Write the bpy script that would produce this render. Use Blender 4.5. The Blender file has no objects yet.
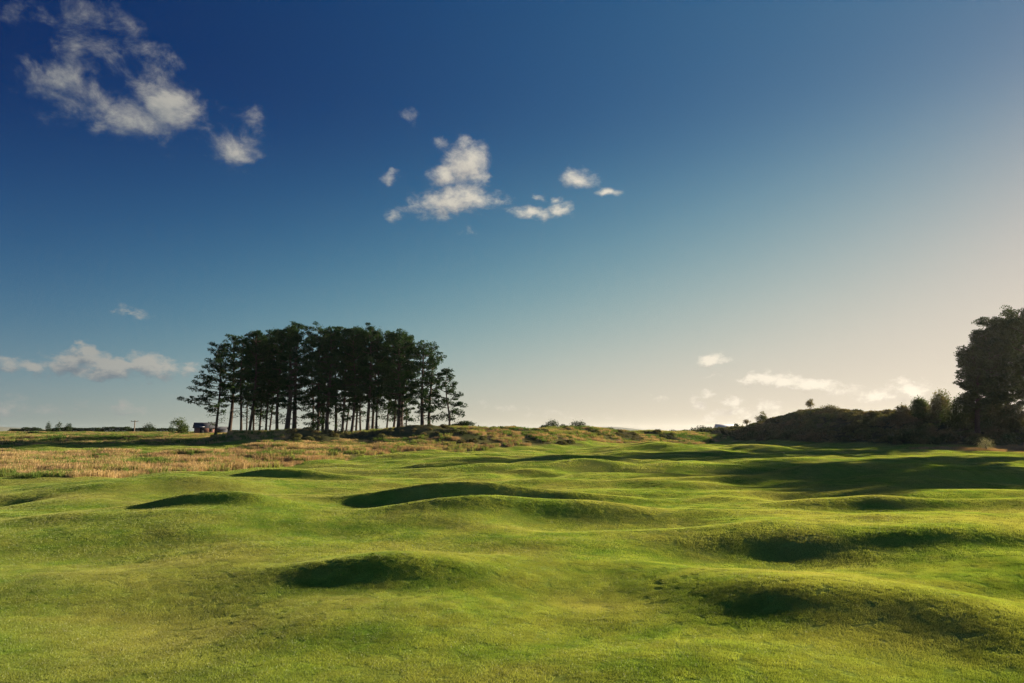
import bpy, math, random
import numpy as np
R = math.radians
SC = bpy.context.scene
COL = SC.collection
rng = np.random.default_rng(7)
random.seed(7)

# ------------------------------------------------------------------ camera
F = 683.0; CAM_Z = 3.2; PITCH = math.atan(90.5 / 683.0)
cd = bpy.data.cameras.new('camera'); cam = bpy.data.objects.new('camera', cd); COL.objects.link(cam)
cd.lens = 24; cd.sensor_width = 36; cam.location = (0, 0, CAM_Z); cam.rotation_euler = (R(90) + PITCH, 0, 0)
cd.clip_end = 30000; cd.clip_start = 0.05
SC.camera = cam

def ray(px, py):
    u = (px - 512) / F; v = (341.5 - py) / F
    return np.array([u, math.cos(PITCH) - v * math.sin(PITCH), math.sin(PITCH) + v * math.cos(PITCH)])
def pt(px, py, Y):
    d = ray(px, py); return d / d[1] * Y + np.array([0, 0, CAM_Z])

# ------------------------------------------------------------------ numpy noise
TAB = np.random.default_rng(3).random((256, 256))
def vnoise(x, y):
    xi = np.floor(x).astype(int); yi = np.floor(y).astype(int); fx = x - xi; fy = y - yi
    fx = fx * fx * fx * (fx * (fx * 6 - 15) + 10); fy = fy * fy * fy * (fy * (fy * 6 - 15) + 10)
    a = TAB[xi & 255, yi & 255]; b = TAB[(xi + 1) & 255, yi & 255]; c = TAB[xi & 255, (yi + 1) & 255]; d = TAB[(xi + 1) & 255, (yi + 1) & 255]
    return (a * (1 - fx) + b * fx) * (1 - fy) + (c * (1 - fx) + d * fx) * fy - 0.5
def fbm(x, y, sc, o=3):
    s = 0; a = 1.0
    for k in range(o):
        s = s + a * vnoise(x / sc + 17.3 * k, y / sc + 9.1 * k); sc *= 0.48; a *= 0.5
    return s
def sst(a, b, x):
    t = np.clip((x - a) / (b - a), 0, 1); return t * t * (3 - 2 * t)

# ------------------------------------------------------------------ terrain
def polyridge(x, y, pts):
    """pts: (X, Y, crest z, near half width, far half width) -> height weight, crest z"""
    best = np.full(np.shape(x), 1e9); zc = np.zeros(np.shape(x)); wn = np.ones(np.shape(x)); side = np.zeros(np.shape(x))
    wf = np.ones(np.shape(x))
    for p, q in zip(pts[:-1], pts[1:]):
        dx, dy = q[0] - p[0], q[1] - p[1]; L2 = dx * dx + dy * dy
        t = np.clip(((x - p[0]) * dx + (y - p[1]) * dy) / L2, 0, 1)
        cx = p[0] + t * dx; cy = p[1] + t * dy
        d = np.hypot(x - cx, y - cy); m = d < best
        best = np.where(m, d, best); zc = np.where(m, p[2] + t * (q[2] - p[2]), zc)
        wn = np.where(m, p[3] + t * (q[3] - p[3]), wn); wf = np.where(m, p[4] + t * (q[4] - p[4]), wf)
        side = np.where(m, y - cy, side)
    w = np.where(side < 0, wn, wf)
    return np.exp(-(best / w) ** 2.4), zc
def P(px, top, Y, wn, wf):
    p = pt(px, top, Y); return (p[0], Y, p[2], wn, wf)
MIDR = [P(225, 437, 108, 3, 4), P(250, 433.5, 106, 5, 8), P(300, 431.5, 106, 7, 12), P(345, 434.5, 112, 6, 9), P(380, 432, 114, 9, 9), P(410, 427.5, 114, 9, 10), P(450, 426.5, 114, 10, 12),
        P(495, 430, 120, 10, 10), P(520, 430.5, 128, 12, 10), P(560, 428.5, 150, 15, 12), P(600, 430.5, 156, 13, 10), P(650, 432.5, 165, 10, 10), P(700, 433.5, 185, 10, 10), P(750, 434, 215, 10, 10)]
RIGR = [P(738, 436, 232, 6, 12), P(765, 428, 205, 10, 14), P(795, 419, 185, 16, 16), P(820, 413.5, 172, 17, 17), P(860, 414, 158, 17, 18), P(910, 415.5, 146, 17, 18),
        P(1024, 420, 126, 14, 16), P(1150, 421, 114, 12, 16), P(1400, 422, 90, 12, 16)]
# fairway mounds: screen extent of the shaded south-west face as seen in the photograph (left, right, top, bottom), strength, turn deg
LENS = [(288, 452, 540, 573, 1.32, -3), (372, 572, 492, 515, .9, 3), (345, 512, 478, 498, 1.15, 3), (76, 212, 475, 493, 1.0, 4), (118, 264, 499, 512, .85, 3), (234, 304, 466, 475, 1.4, 0), (376, 432, 452, 460, 1.1, 0),
        (488, 584, 454, 463, 1.0, 3), (580, 672, 445, 455, 1.0, 0), (634, 672, 449, 455, .8, 0), (505, 700, 459, 470, .55, 3), (690, 832, 514, 543, .9, -3), (585, 715, 556, 588, .75, -8), (705, 850, 578, 610, .98, -6),
        (865, 1035, 596, 648, 1.1, -10), (150, 310, 512, 545, .35, 0), (845, 960, 493, 505, .75, 0), (835, 1000, 524, 540, .7, -4), (520, 640, 499, 512, .35, 0), (860, 1010, 470, 480, .8, 0), (740, 900, 461, 474, .8, 0),
        (930, 1080, 545, 562, .5, -6), (-70, 150, 516, 556, .40, -3), (-20, 150, 588, 640, .28, -3), (560, 800, 632, 690, .28, -6), (660, 780, 484, 492, .45, 0), (420, 520, 465, 473, .6, 0), (1010, 1200, 500, 530, .7, 0), (450, 540, 443, 448, .6, 0), (690, 760, 446, 452, .8, 0)]
MW = []
for (l, r, t, b, st, tn) in LENS:
    Yb = 3.1 * F / (b - 432.0); gz = .35 * sst(60, 150, Yb); Yb = (3.1 - gz) * F / (b - 432.0); W = (r - l) * Yb / F
    h = st * W * (.106 if b > 480 else .086); Yc = (3.1 - gz - h) * F / (t - 432.0); Yc = max(Yc, Yb + .8)
    X = ((l + .70 * (r - l)) - 512) / F * Yc; MW.append((X, Yc, h, W * .56, max(.75, (Yc - Yb) / 1.45), R(tn)))
EDGE = [(-60, 40), (-30, 47), (-24, 62), (-20, 76), (-14, 92), (-6, 100), (6, 112), (14, 126), (22, 134), (40, 148), (60, 185), (75, 240)]   # edge of the mown ground on the left
EX = np.array([p[0] for p in EDGE]); EY = np.array([p[1] for p in EDGE])
def left_of(x, y):      # > 0 in the rough, metres beyond the mown edge (along y)
    return y - np.interp(x, EX, EY)
def height(x, y, fine=True):
    x = np.asarray(x, float); y = np.asarray(y, float)
    z = 0.35 * sst(60, 150, y) + 2.3 * sst(190, 420, y) - 0.10 + 0.1 * sst(5, 40, y)
    lo = left_of(x, y) + 2.5 * fbm(x, y, 12, 2)
    lw = sst(0, 12, lo) * sst(30, -2, x)
    zl = 0.25 * sst(0, 8, lo) + 0.9 * sst(63, 90, y) + 1.05 * sst(109, 125, y) + .45 * sst(130, 200, y)
    z = z * (1 - lw) + lw * np.maximum(z, zl + 0.05)
    rel = np.zeros(x.shape)
    for (mx, my, h, wx, wy, a) in MW:
        dx = x - mx; dy = y - my
        u = (dx * math.cos(a) + dy * math.sin(a)) / wx; v = (-dx * math.sin(a) + dy * math.cos(a)) / wy
        # the wind-shaped mounds are steeper on their south-west sides
        u = np.where(u < 0, u, u * .75) ; v = np.where(v < 0, v, v * .6)
        rel += h * np.exp(-0.75 * (u * u + v * v))
    z = z + rel * (1 - 0.6 * lw)
    roll = sst(4, 14, y)
    z = z + roll * (0.50 * fbm(x + 40, y * 1.5, 9, 2) + 0.40 * fbm(x + 7, y * 1.4, 4.4, 1) + .085 * fbm(x + 3, y * 1.5, 2.2, 1)) * (1 - 0.4 * lw)
    w, zc = polyridge(x, y, MIDR)
    w = w * sst(-4, 6, left_of(x, y) + 6)
    rough = fbm(x + 5, y + 3, 7, 3)
    z = z + w * np.maximum(zc + rough * 0.7 * (w < .9) - z, 0)
    w2, zc2 = polyridge(x, y, RIGR)
    z = z + w2 * np.maximum(zc2 + 0.7 * rough - z, 0)
    z = z + w * (1 - w2) * .9 * fbm(x + 21, y + 77, 8, 3) * (1 - .6 * sst(.8, 1, w))
    rz = np.clip(lw + w + w2, 0, 1)
    z = z + rz * sst(0, 6, lo + 40 * w2) * 0.45 * fbm(x + 60, y + 31, 5, 3) * sst(50, 70, y)
    return z
def zat(x, y): return float(height(np.array([x]), np.array([y]))[0])
def zones(x, y):
    """fairway 0/1, tall grass, scrub"""
    lo = left_of(x, y) + 3.0 * fbm(x, y, 9, 2)
    lw = sst(0, 2.2, lo) * (x < 75)
    w, _ = polyridge(x, y, MIDR); w2, _ = polyridge(x, y, RIGR)
    scrub = sst(.10, .2, w2)
    strip = sst(77, 78.5, y + 1.6 * fbm(x, y, 14, 2)) * sst(101, 99.5, y + 1.6 * fbm(x + 9, y, 14, 2)) * sst(-26, -34, x + .25 * (y - 75))
    scrub = np.maximum(scrub, sst(.15, .35, w) * sst(.02, .10, fbm(x + 3, y * 1.3, 9, 3)) * .8)
    pgs = np.exp(-((x - 80) / 17) ** 4 - ((y - 108) / 4.5) ** 2)
    far = sst(235, 250, y)
    rough = np.clip(np.maximum(np.maximum(lw, scrub), far) * (1 - strip), 0, 1)
    tall = lw * (1 - strip) * (1 - scrub) * sst(-.25, .05, fbm(x + 11, y * 1.8, 12, 3) + .12)
    pm = sst(.3, .6, pgs + .3 * fbm(x, y, 4, 2)); tall = np.maximum(tall, pm); rough = np.maximum(rough, pm); scrub = scrub * (1 - pm)
    return rough, tall, scrub, strip

# ------------------------------------------------------------------ mesh + material helpers
def newmesh(name, V, Fc, nper):
    me = bpy.data.meshes.new(name); V = np.asarray(V, dtype=np.float32).reshape(-1, 3); Fc = np.asarray(Fc, dtype=np.int32).reshape(-1, nper)
    me.vertices.add(len(V)); me.vertices.foreach_set('co', V.ravel())
    me.loops.add(Fc.size); me.loops.foreach_set('vertex_index', Fc.ravel())
    me.polygons.add(len(Fc)); me.polygons.foreach_set('loop_start', np.arange(0, Fc.size, nper, dtype=np.int32))
    me.update(calc_edges=True)
    return me
def link(name, me, mat=None, parent=None, smooth=False):
    o = bpy.data.objects.new(name, me); COL.objects.link(o)
    if mat and not me.materials: me.materials.append(mat)
    if smooth: me.polygons.foreach_set('use_smooth', np.ones(len(me.polygons), dtype=bool))
    if parent: o.parent = parent
    return o
def empty(name, loc, label, cat, group=None, rz=0.0):
    o = bpy.data.objects.new(name, None); COL.objects.link(o); o.empty_display_size = .3
    o.location = [float(v) for v in loc]; o.rotation_euler = (0, 0, rz)
    tag(o, label, cat, group); return o
def tag(o, label=None, cat=None, group=None, kind=None):
    if label: o['label'] = label
    if cat: o['category'] = cat
    if group: o['group'] = group
    if kind: o['kind'] = kind
class MB:
    def __init__(s): s.V = []; s.Q = []; s.n = 0
    def add(s, V, Q):
        V = np.asarray(V, float).reshape(-1, 3); s.V.append(V); s.Q.append(np.asarray(Q, int).reshape(-1, 4) + s.n); s.n += len(V)
    def tube(s, pts, rad, n=7):
        pts = np.asarray(pts, float); V = []
        for i, p in enumerate(pts):
            t = pts[min(i + 1, len(pts) - 1)] - pts[max(i - 1, 0)]; t = t / (np.linalg.norm(t) + 1e-9)
            a = np.cross(t, [0.13, 1, .07]); a /= np.linalg.norm(a); b = np.cross(t, a)
            for k in range(n):
                g = 2 * math.pi * k / n; V.append(p + rad[i] * (math.cos(g) * a + math.sin(g) * b))
        Q = [(i * n + k, i * n + (k + 1) % n, (i + 1) * n + (k + 1) % n, (i + 1) * n + k) for i in range(len(pts) - 1) for k in range(n)]
        s.add(V, Q)
    def box(s, c, d, rz=0):
        c = np.array(c, float); x, y, z = [v / 2 for v in d]
        V = np.array([(-x, -y, -z), (x, -y, -z), (x, y, -z), (-x, y, -z), (-x, -y, z), (x, -y, z), (x, y, z), (-x, y, z)])
        ca, sa = math.cos(rz), math.sin(rz); V = np.stack([V[:, 0] * ca - V[:, 1] * sa, V[:, 0] * sa + V[:, 1] * ca, V[:, 2]], 1) + c
        s.add(V, [(0, 3, 2, 1), (4, 5, 6, 7), (0, 1, 5, 4), (1, 2, 6, 5), (2, 3, 7, 6), (3, 0, 4, 7)])
    def leaves(s, C, L, W, up=0.0, rg=None):
        """elongated leaf / needle-tuft faces at centres C"""
        rg = rg or rng; n = len(C)
        a = rg.normal(size=(n, 3)); a[:, 2] += up; a /= np.linalg.norm(a, axis=1)[:, None]
        b = rg.normal(size=(n, 3)); b -= (b * a).sum(1)[:, None] * a; b /= np.linalg.norm(b, axis=1)[:, None]
        l = (L * rg.uniform(.6, 1.3, n))[:, None]; w = (W * rg.uniform(.6, 1.3, n))[:, None]
        V = np.stack([C - a * l * .5, C + b * w * .5, C + a * l * .5, C - b * w * .5], 1).reshape(-1, 3)
        s.add(V, np.arange(4 * n).reshape(-1, 4))
    def build(s, name, mat, parent=None, smooth=False):
        return link(name, newmesh(name, np.concatenate(s.V), np.concatenate(s.Q), 4), mat, parent, smooth)

def nodes(mat):
    nt = mat.node_tree; nt.nodes.clear(); return nt, nt.nodes, nt.links
def ramp(N, stops):
    r = N.new('ShaderNodeValToRGB'); e = r.color_ramp.elements
    while len(e) < len(stops): e.new(0.5)
    for i, (p, c) in enumerate(stops): e[i].position = p; e[i].color = (*c, 1)
    return r
def leafmat(name, c1, c2, trans=.35, tcol=1.3, scale=.6, c3=None, c3scale=.06, inst=0.25, rough=None):
    m = bpy.data.materials.new(name); m.use_nodes = True; nt, N, L = nodes(m)
    out = N.new('ShaderNodeOutputMaterial'); geo = N.new('ShaderNodeNewGeometry')
    nz = N.new('ShaderNodeTexNoise'); nz.inputs['Scale'].default_value = scale; nz.inputs['Detail'].default_value = 3
    L.new(geo.outputs['Position'], nz.inputs['Vector'])
    rp = ramp(N, [(.35, c1), (.65, c2)]); L.new(nz.outputs[0], rp.inputs[0]); col = rp.outputs[0]
    if c3:
        n2 = N.new('ShaderNodeTexNoise'); n2.inputs['Scale'].default_value = c3scale; n2.inputs['Detail'].default_value = 4
        L.new(geo.outputs['Position'], n2.inputs['Vector'])
        r2 = ramp(N, [(.42, (0, 0, 0)), (.62, (1, 1, 1))]); L.new(n2.outputs[0], r2.inputs[0])
        mx = N.new('ShaderNodeMix'); mx.data_type = 'RGBA'; L.new(r2.outputs[0], mx.inputs[0]); L.new(col, mx.inputs[6]); mx.inputs[7].default_value = (*c3, 1); col = mx.outputs[2]
    oi = N.new('ShaderNodeObjectInfo'); rn = N.new('ShaderNodeMapRange'); rn.inputs[3].default_value = 1 - inst; rn.inputs[4].default_value = 1 + inst
    isl = geo.outputs['Random Per Island']; ad = N.new('ShaderNodeMath'); ad.operation = 'ADD'; L.new(isl, ad.inputs[0]); L.new(oi.outputs['Random'], ad.inputs[1])
    hf = N.new('ShaderNodeMath'); hf.operation = 'MULTIPLY'; hf.inputs[1].default_value = .5; L.new(ad.outputs[0], hf.inputs[0]); L.new(hf.outputs[0], rn.inputs[0])
    sc = N.new('ShaderNodeVectorMath'); sc.operation = 'SCALE'; L.new(col, sc.inputs[0]); L.new(rn.outputs[0], sc.inputs['Scale'])
    di = N.new('ShaderNodeBsdfDiffuse'); tr = N.new('ShaderNodeBsdfTranslucent'); L.new(sc.outputs[0], di.inputs[0])
    ts = N.new('ShaderNodeVectorMath'); ts.operation = 'MULTIPLY'; ts.inputs[1].default_value = (tcol * 1.05, tcol, tcol * .6); L.new(sc.outputs[0], ts.inputs[0]); L.new(ts.outputs[0], tr.inputs[0])
    ms = N.new('ShaderNodeMixShader'); ms.inputs[0].default_value = trans; L.new(di.outputs[0], ms.inputs[1]); L.new(tr.outputs[0], ms.inputs[2])
    last = ms.outputs[0]
    if rough:
        gl = N.new('ShaderNodeBsdfGlossy'); gl.inputs['Roughness'].default_value = rough; gl.inputs[0].default_value = (.8, .8, .7, 1)
        m2 = N.new('ShaderNodeMixShader'); m2.inputs[0].default_value = .025; L.new(last, m2.inputs[1]); L.new(gl.outputs[0], m2.inputs[2]); last = m2.outputs[0]
    L.new(last, out.inputs[0]); return m
def plain(name, c1, c2, scale=3, rough=.9, bump=.3):
    m = bpy.data.materials.new(name); m.use_nodes = True; nt, N, L = nodes(m)
    out = N.new('ShaderNodeOutputMaterial'); b = N.new('ShaderNodeBsdfPrincipled'); geo = N.new('ShaderNodeNewGeometry')
    nz = N.new('ShaderNodeTexNoise'); nz.inputs['Scale'].default_value = scale; nz.inputs['Detail'].default_value = 6; L.new(geo.outputs['Position'], nz.inputs['Vector'])
    rp = ramp(N, [(.35, c1), (.65, c2)]); L.new(nz.outputs[0], rp.inputs[0]); L.new(rp.outputs[0], b.inputs['Base Color'])
    b.inputs['Roughness'].default_value = rough; b.inputs['Specular IOR Level'].default_value = .2
    bp = N.new('ShaderNodeBump'); bp.inputs['Strength'].default_value = bump; bp.inputs['Distance'].default_value = .05; L.new(nz.outputs[0], bp.inputs['Height']); L.new(bp.outputs[0], b.inputs['Normal'])
    L.new(b.outputs[0], out.inputs[0]); return m

M_BARK = plain('pine bark', (.022, .016, .012), (.055, .034, .022), 6, .95, .6)
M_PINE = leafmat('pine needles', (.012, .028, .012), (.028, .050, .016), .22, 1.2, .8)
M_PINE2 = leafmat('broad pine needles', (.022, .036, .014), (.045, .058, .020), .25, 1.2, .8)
M_SHRUB = leafmat('shrub leaves', (.030, .050, .016), (.060, .080, .024), .32, 1.3, .9)
M_GORSE = leafmat('gorse', (.034, .054, .019), (.090, .092, .034), .3, 1.3, .5, (.11, .088, .042), .12, .5)
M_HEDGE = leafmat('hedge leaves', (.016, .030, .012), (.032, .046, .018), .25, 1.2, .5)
M_GRASS = leafmat('mown grass blades', (.110, .172, .022), (.185, .222, .034), .48, 1.35, 1.1, (.205, .212, .046), .20, .55, .42)
M_TALL = leafmat('golden seeding grass', (.31, .225, .10), (.39, .275, .135), .35, 1.1, .5, (.26, .165, .09), .09, .3)
M_ROUGH = leafmat('rough grass', (.09, .14, .03), (.23, .22, .07), .38, 1.2, .35, (.06, .11, .024), .08, .3)

# ground
mg = bpy.data.materials.new('ground turf'); mg.use_nodes = True; nt, N, L = nodes(mg)
out = N.new('ShaderNodeOutputMaterial'); geo = N.new('ShaderNodeNewGeometry')
def noise(scale, detail=4):
    n = N.new('ShaderNodeTexNoise'); n.inputs['Scale'].default_value = scale; n.inputs['Detail'].default_value = detail; L.new(geo.outputs['Position'], n.inputs['Vector']); return n.outputs[0]
def mix(f, a, b):
    x = N.new('ShaderNodeMix'); x.data_type = 'RGBA'
    if isinstance(f, float): x.inputs[0].default_value = f
    else: L.new(f, x.inputs[0])
    for i, v in ((6, a), (7, b)):
        if isinstance(v, tuple): x.inputs[i].default_value = (*v, 1)
        else: L.new(v, x.inputs[i])
    return x.outputs[2]
def attr(n):
    a = N.new('ShaderNodeAttribute'); a.attribute_name = n; return a.outputs['Fac']
g1 = ramp(N, [(.35, (.095, .155, .018)), (.65, (.15, .190, .026))]); L.new(noise(1.1), g1.inputs[0])
g2 = ramp(N, [(.42, (0, 0, 0)), (.62, (1, 1, 1))]); L.new(noise(.2), g2.inputs[0])
fair = mix(g2.outputs[0], g1.outputs[0], (.165, .175, .036))
fn = ramp(N, [(.32, (.55, .55, .55)), (.68, (1.35, 1.35, 1.35))]); L.new(noise(42, 3), fn.inputs[0])
fm = N.new('ShaderNodeVectorMath'); fm.operation = 'MULTIPLY'; L.new(fair, fm.inputs[0]); L.new(fn.outputs[0], fm.inputs[1]); fair = fm.outputs[0]
r1 = ramp(N, [(.35, (.045, .070, .018)), (.65, (.15, .12, .045))]); L.new(noise(.35, 6), r1.inputs[0])
t1 = ramp(N, [(.35, (.20, .14, .065)), (.65, (.28, .18, .09))]); L.new(noise(.8, 6), t1.inputs[0])
s1 = ramp(N, [(.35, (.022, .030, .012)), (.65, (.05, .045, .02))]); L.new(noise(.6, 6), s1.inputs[0])
c = mix(attr('zone_rough'), fair, r1.outputs[0]); c = mix(attr('zone_tall'), c, t1.outputs[0]); c = mix(attr('zone_scrub'), c, s1.outputs[0])
c = mix(attr('zone_sand'), c, (.36, .27, .17))
di = N.new('ShaderNodeBsdfDiffuse'); L.new(c, di.inputs[0]); bp = N.new('ShaderNodeBump'); bp.inputs['Distance'].default_value = .012; bp.inputs['Strength'].default_value = .6
L.new(noise(30, 6), bp.inputs['Height']); L.new(bp.outputs[0], di.inputs['Normal']); L.new(di.outputs[0], out.inputs[0])

ys = [-25.0]
while ys[-1] < 4900:
    Y = ys[-1]; ys.append(Y + (max(.10, .0050 * abs(Y)) if 2 < Y < 260 else (2 if Y <= 2 else (.02 * Y))))
ys = np.array(ys); ss = np.concatenate([np.linspace(-2.6, -.9, 40)[:-1], np.linspace(-.9, .95, 560), np.linspace(.95, 2.6, 40)[1:]])
SS, YY = np.meshgrid(ss, ys); XX = SS * (np.maximum(YY, 0) + 10)
ZZ = height(XX, YY)
nr, nc = XX.shape
idx = np.arange(nr * nc).reshape(nr, nc)
Q = np.stack([idx[:-1, :-1], idx[:-1, 1:], idx[1:, 1:], idx[1:, :-1]], -1).reshape(-1, 4)
me = newmesh('ground', np.stack([XX, YY, ZZ], -1), Q, 4)
zr, zt, zs, zst = zones(XX, YY)
sand = np.exp(-((XX - 92) / 16) ** 4 - ((YY - 108) / 3.0) ** 2) * sst(-.2, .1, fbm(XX, YY, 3, 3))
for nm, arr in (('zone_rough', zr), ('zone_tall', zt), ('zone_scrub', zs), ('zone_sand', sand)):
    a = me.attributes.new(nm, 'FLOAT', 'POINT'); a.data.foreach_set('value', arr.astype(np.float32).ravel())
ground = link('ground', me, mg, smooth=True); tag(ground, kind='structure')

# ------------------------------------------------------------------ instanced ground cover ("stuff"): patch + points in one mesh
def scatter(name, patchV, patchQ, pts, rots, scl, mat, label):
    V = np.concatenate([patchV, pts]); me = newmesh(name, V, patchQ, 4); n0 = len(patchV)
    isp = np.zeros(len(V), dtype=bool); isp[n0:] = True
    a = me.attributes.new('is_point', 'BOOLEAN', 'POINT'); a.data.foreach_set('value', isp)
    rr = np.zeros((len(V), 3), np.float32); rr[n0:] = rots; a = me.attributes.new('turn', 'FLOAT_VECTOR', 'POINT'); a.data.foreach_set('vector', rr.ravel())
    s2 = np.ones(len(V), np.float32); s2[n0:] = scl; a = me.attributes.new('size', 'FLOAT', 'POINT'); a.data.foreach_set('value', s2)
    o = link(name, me, mat); tag(o, label, None, None, 'stuff')
    ng = bpy.data.node_groups.new(name, 'GeometryNodeTree')
    ng.interface.new_socket('Geometry', in_out='INPUT', socket_type='NodeSocketGeometry'); ng.interface.new_socket('Geometry', in_out='OUTPUT', socket_type='NodeSocketGeometry')
    n = ng.nodes; l = ng.links
    gi = n.new('NodeGroupInput'); go = n.new('NodeGroupOutput')
    def na(nm, t):
        x = n.new('GeometryNodeInputNamedAttribute'); x.data_type = t; x.inputs[0].default_value = nm; return x.outputs[0]
    sp = n.new('GeometryNodeSeparateGeometry'); l.new(gi.outputs[0], sp.inputs[0]); l.new(na('is_point', 'BOOLEAN'), sp.inputs[1])
    m2p = n.new('GeometryNodeMeshToPoints'); l.new(sp.outputs[0], m2p.inputs[0])
    iop = n.new('GeometryNodeInstanceOnPoints'); l.new(m2p.outputs[0], iop.inputs['Points']); l.new(sp.outputs[1], iop.inputs['Instance'])
    l.new(na('turn', 'FLOAT_VECTOR'), iop.inputs['Rotation']); l.new(na('size', 'FLOAT'), iop.inputs['Scale'])
    l.new(iop.outputs[0], go.inputs[0])
    md = o.modifiers.new('scatter', 'NODES'); md.node_group = ng
    return o
def blades(n, size, h, w, lean=.35, seed=0, clumpy=False, seedhead=False):
    g = np.random.default_rng(seed)
    if clumpy:
        k = max(3, n // 18); cc = g.uniform(-size / 2, size / 2, (k, 2)); p = cc[g.integers(0, k, n)] + g.normal(0, size * .045, (n, 2))
    else: p = g.uniform(-size / 2, size / 2, (n, 2))
    hh = h * g.uniform(.55, 1.15, n); az = g.uniform(0, 2 * math.pi, n); ln = g.normal(0, lean, n) * hh
    bx, by = np.cos(az), np.sin(az); ww = w * g.uniform(.7, 1.3, n)
    ldx = np.cos(az * 3.7) * ln; ldy = np.sin(az * 3.7) * ln
    z0 = np.full(n, -.15 * h)
    b0 = np.stack([p[:, 0] - bx * ww / 2, p[:, 1] - by * ww / 2, z0], 1); b1 = np.stack([p[:, 0] + bx * ww / 2, p[:, 1] + by * ww / 2, z0], 1)
    k = .35 if not seedhead else .9
    t1 = np.stack([p[:, 0] + ldx + bx * ww * k / 2, p[:, 1] + ldy + by * ww * k / 2, hh], 1); t0 = np.stack([p[:, 0] + ldx - bx * ww * k / 2, p[:, 1] + ldy - by * ww * k / 2, hh], 1)
    return np.stack([b0, b1, t1, t0], 1).reshape(-1, 3), np.arange(4 * n).reshape(-1, 4)
def normals_at(x, y, e=.15):
    hx = (height(x + e, y) - height(x - e, y)) / (2 * e); hy = (height(x, y + e) - height(x, y - e)) / (2 * e); return hx, hy
def rots_for(x, y, g, e=.15, align=True):
    hx, hy = normals_at(x, y, e); yaw = g.uniform(0, 2 * math.pi, len(x))
    if not align: return np.stack([np.zeros_like(x), np.zeros_like(x), yaw], 1)
    # euler XYZ = Rz Ry Rx; build yaw in local frame: solve for rx, ry with given rz
    n = np.stack([-hx, -hy, np.ones_like(x)], 1); n /= np.linalg.norm(n, axis=1)[:, None]
    ca, sa = np.cos(-yaw), np.sin(-yaw); mx = n[:, 0] * ca - n[:, 1] * sa; my = n[:, 0] * sa + n[:, 1] * ca; mz = n[:, 2]
    ry = np.arctan2(mx, mz); rx = np.arctan2(-my, np.hypot(mx, mz))
    return np.stack([rx, ry, yaw], 1)
def gridpts(y0, y1, step, g, s0=-.84, s1=.84, pad=2.0):
    yv = np.arange(y0, y1, step); X = []; Yl = []
    for y in yv:
        xs = np.arange(s0 * y - pad, s1 * y + pad, step); X.append(xs); Yl.append(np.full(len(xs), y))
    X = np.concatenate(X); Yl = np.concatenate(Yl)
    return X + g.uniform(-.5, .5, len(X)) * step, Yl + g.uniform(-.5, .5, len(X)) * step
for (nm, y0, y1, step, size, nb, h, w, sd) in (
        ('mown grass', 3.6, 18, .27, .36, 850, .018, .0036, 1), ('mown grass', 18, 55, .36, .48, 330, .019, .0085, 2), ('mown grass', 55, 240, 1.25, 1.75, 380, .026, .022, 3)):
    g = np.random.default_rng(sd); x, y = gridpts(y0, y1, step, g); r, t, s, st = zones(x, y); k = (r < .35); x, y = x[k], y[k]
    pv, pq = blades(nb, size, h, w, .5, sd)
    lab = {1: 'short mown grass covering the nearest fairway mounds', 2: 'short mown grass on the mounds of the middle fairway', 3: 'smooth mown grass on the far end of the fairway'}[sd]
    scatter(nm, pv, pq, np.stack([x, y, height(x, y)], 1), rots_for(x, y, g, step * .5), g.uniform(.85, 1.2, len(x)), M_GRASS, lab)
# tall golden grass and rough grass
g = np.random.default_rng(11); x, y = gridpts(42, 215, 1.0, g, -.86, .86); r, t, s, st = zones(x, y); k = (t > .35) & (s < .3) & (g.random(len(x)) < .9); x, y = x[k], y[k]
pv, pq = blades(300, 1.5, .40, .016, .25, 5, False, True)
scatter('tall grass', pv, pq, np.stack([x, y, height(x, y)], 1), rots_for(x, y, g, .5, False), g.uniform(.5, 1.3, len(x)) * np.where(y > 95, .8, 1.), M_TALL, 'tall golden grass gone to seed along the left of the fairway')
g = np.random.default_rng(12); x, y = gridpts(44, 235, 1.15, g, -.86, .60); r, t, s, st = zones(x, y); k = (r > .5) & (s < .4) & (g.random(len(x)) < .95); x, y = x[k], y[k]
pv, pq = blades(220, 1.6, .34, .035, .4, 6, True)
scatter('rough grass', pv, pq, np.stack([x, y, height(x, y)], 1), rots_for(x, y, g, .5, False), g.uniform(.5, 1.4, len(x)), M_ROUGH, 'tussocky green and straw rough grass over the low dunes')
# scrub on the right ridge
g = np.random.default_rng(13); x, y = gridpts(84, 250, 1.6, g, -.35, .95); r, t, s, st = zones(x, y); k = (s > .45) & (g.random(len(x)) < .9); x, y = x[k], y[k]
mb = MB(); a = g.normal(size=(420, 3)); a /= np.linalg.norm(a, axis=1)[:, None]; a *= (g.uniform(.5, 1.05, 420) ** .5)[:, None]; a[:, 2] = np.abs(a[:, 2]) * .8
mb.leaves(a * [1.15, 1.15, 1.0], .34, .13, .8, g)
scatter('scrub', np.concatenate(mb.V), np.concatenate(mb.Q), np.stack([x, y, height(x, y) - .1], 1), rots_for(x, y, g, .5, False), (.35 + 1.5 * g.random(len(x)) ** 2) * np.where(x < .25 * y, .5, 1.), M_GORSE, 'dense dark scrub covering the long ridge on the right')

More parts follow.
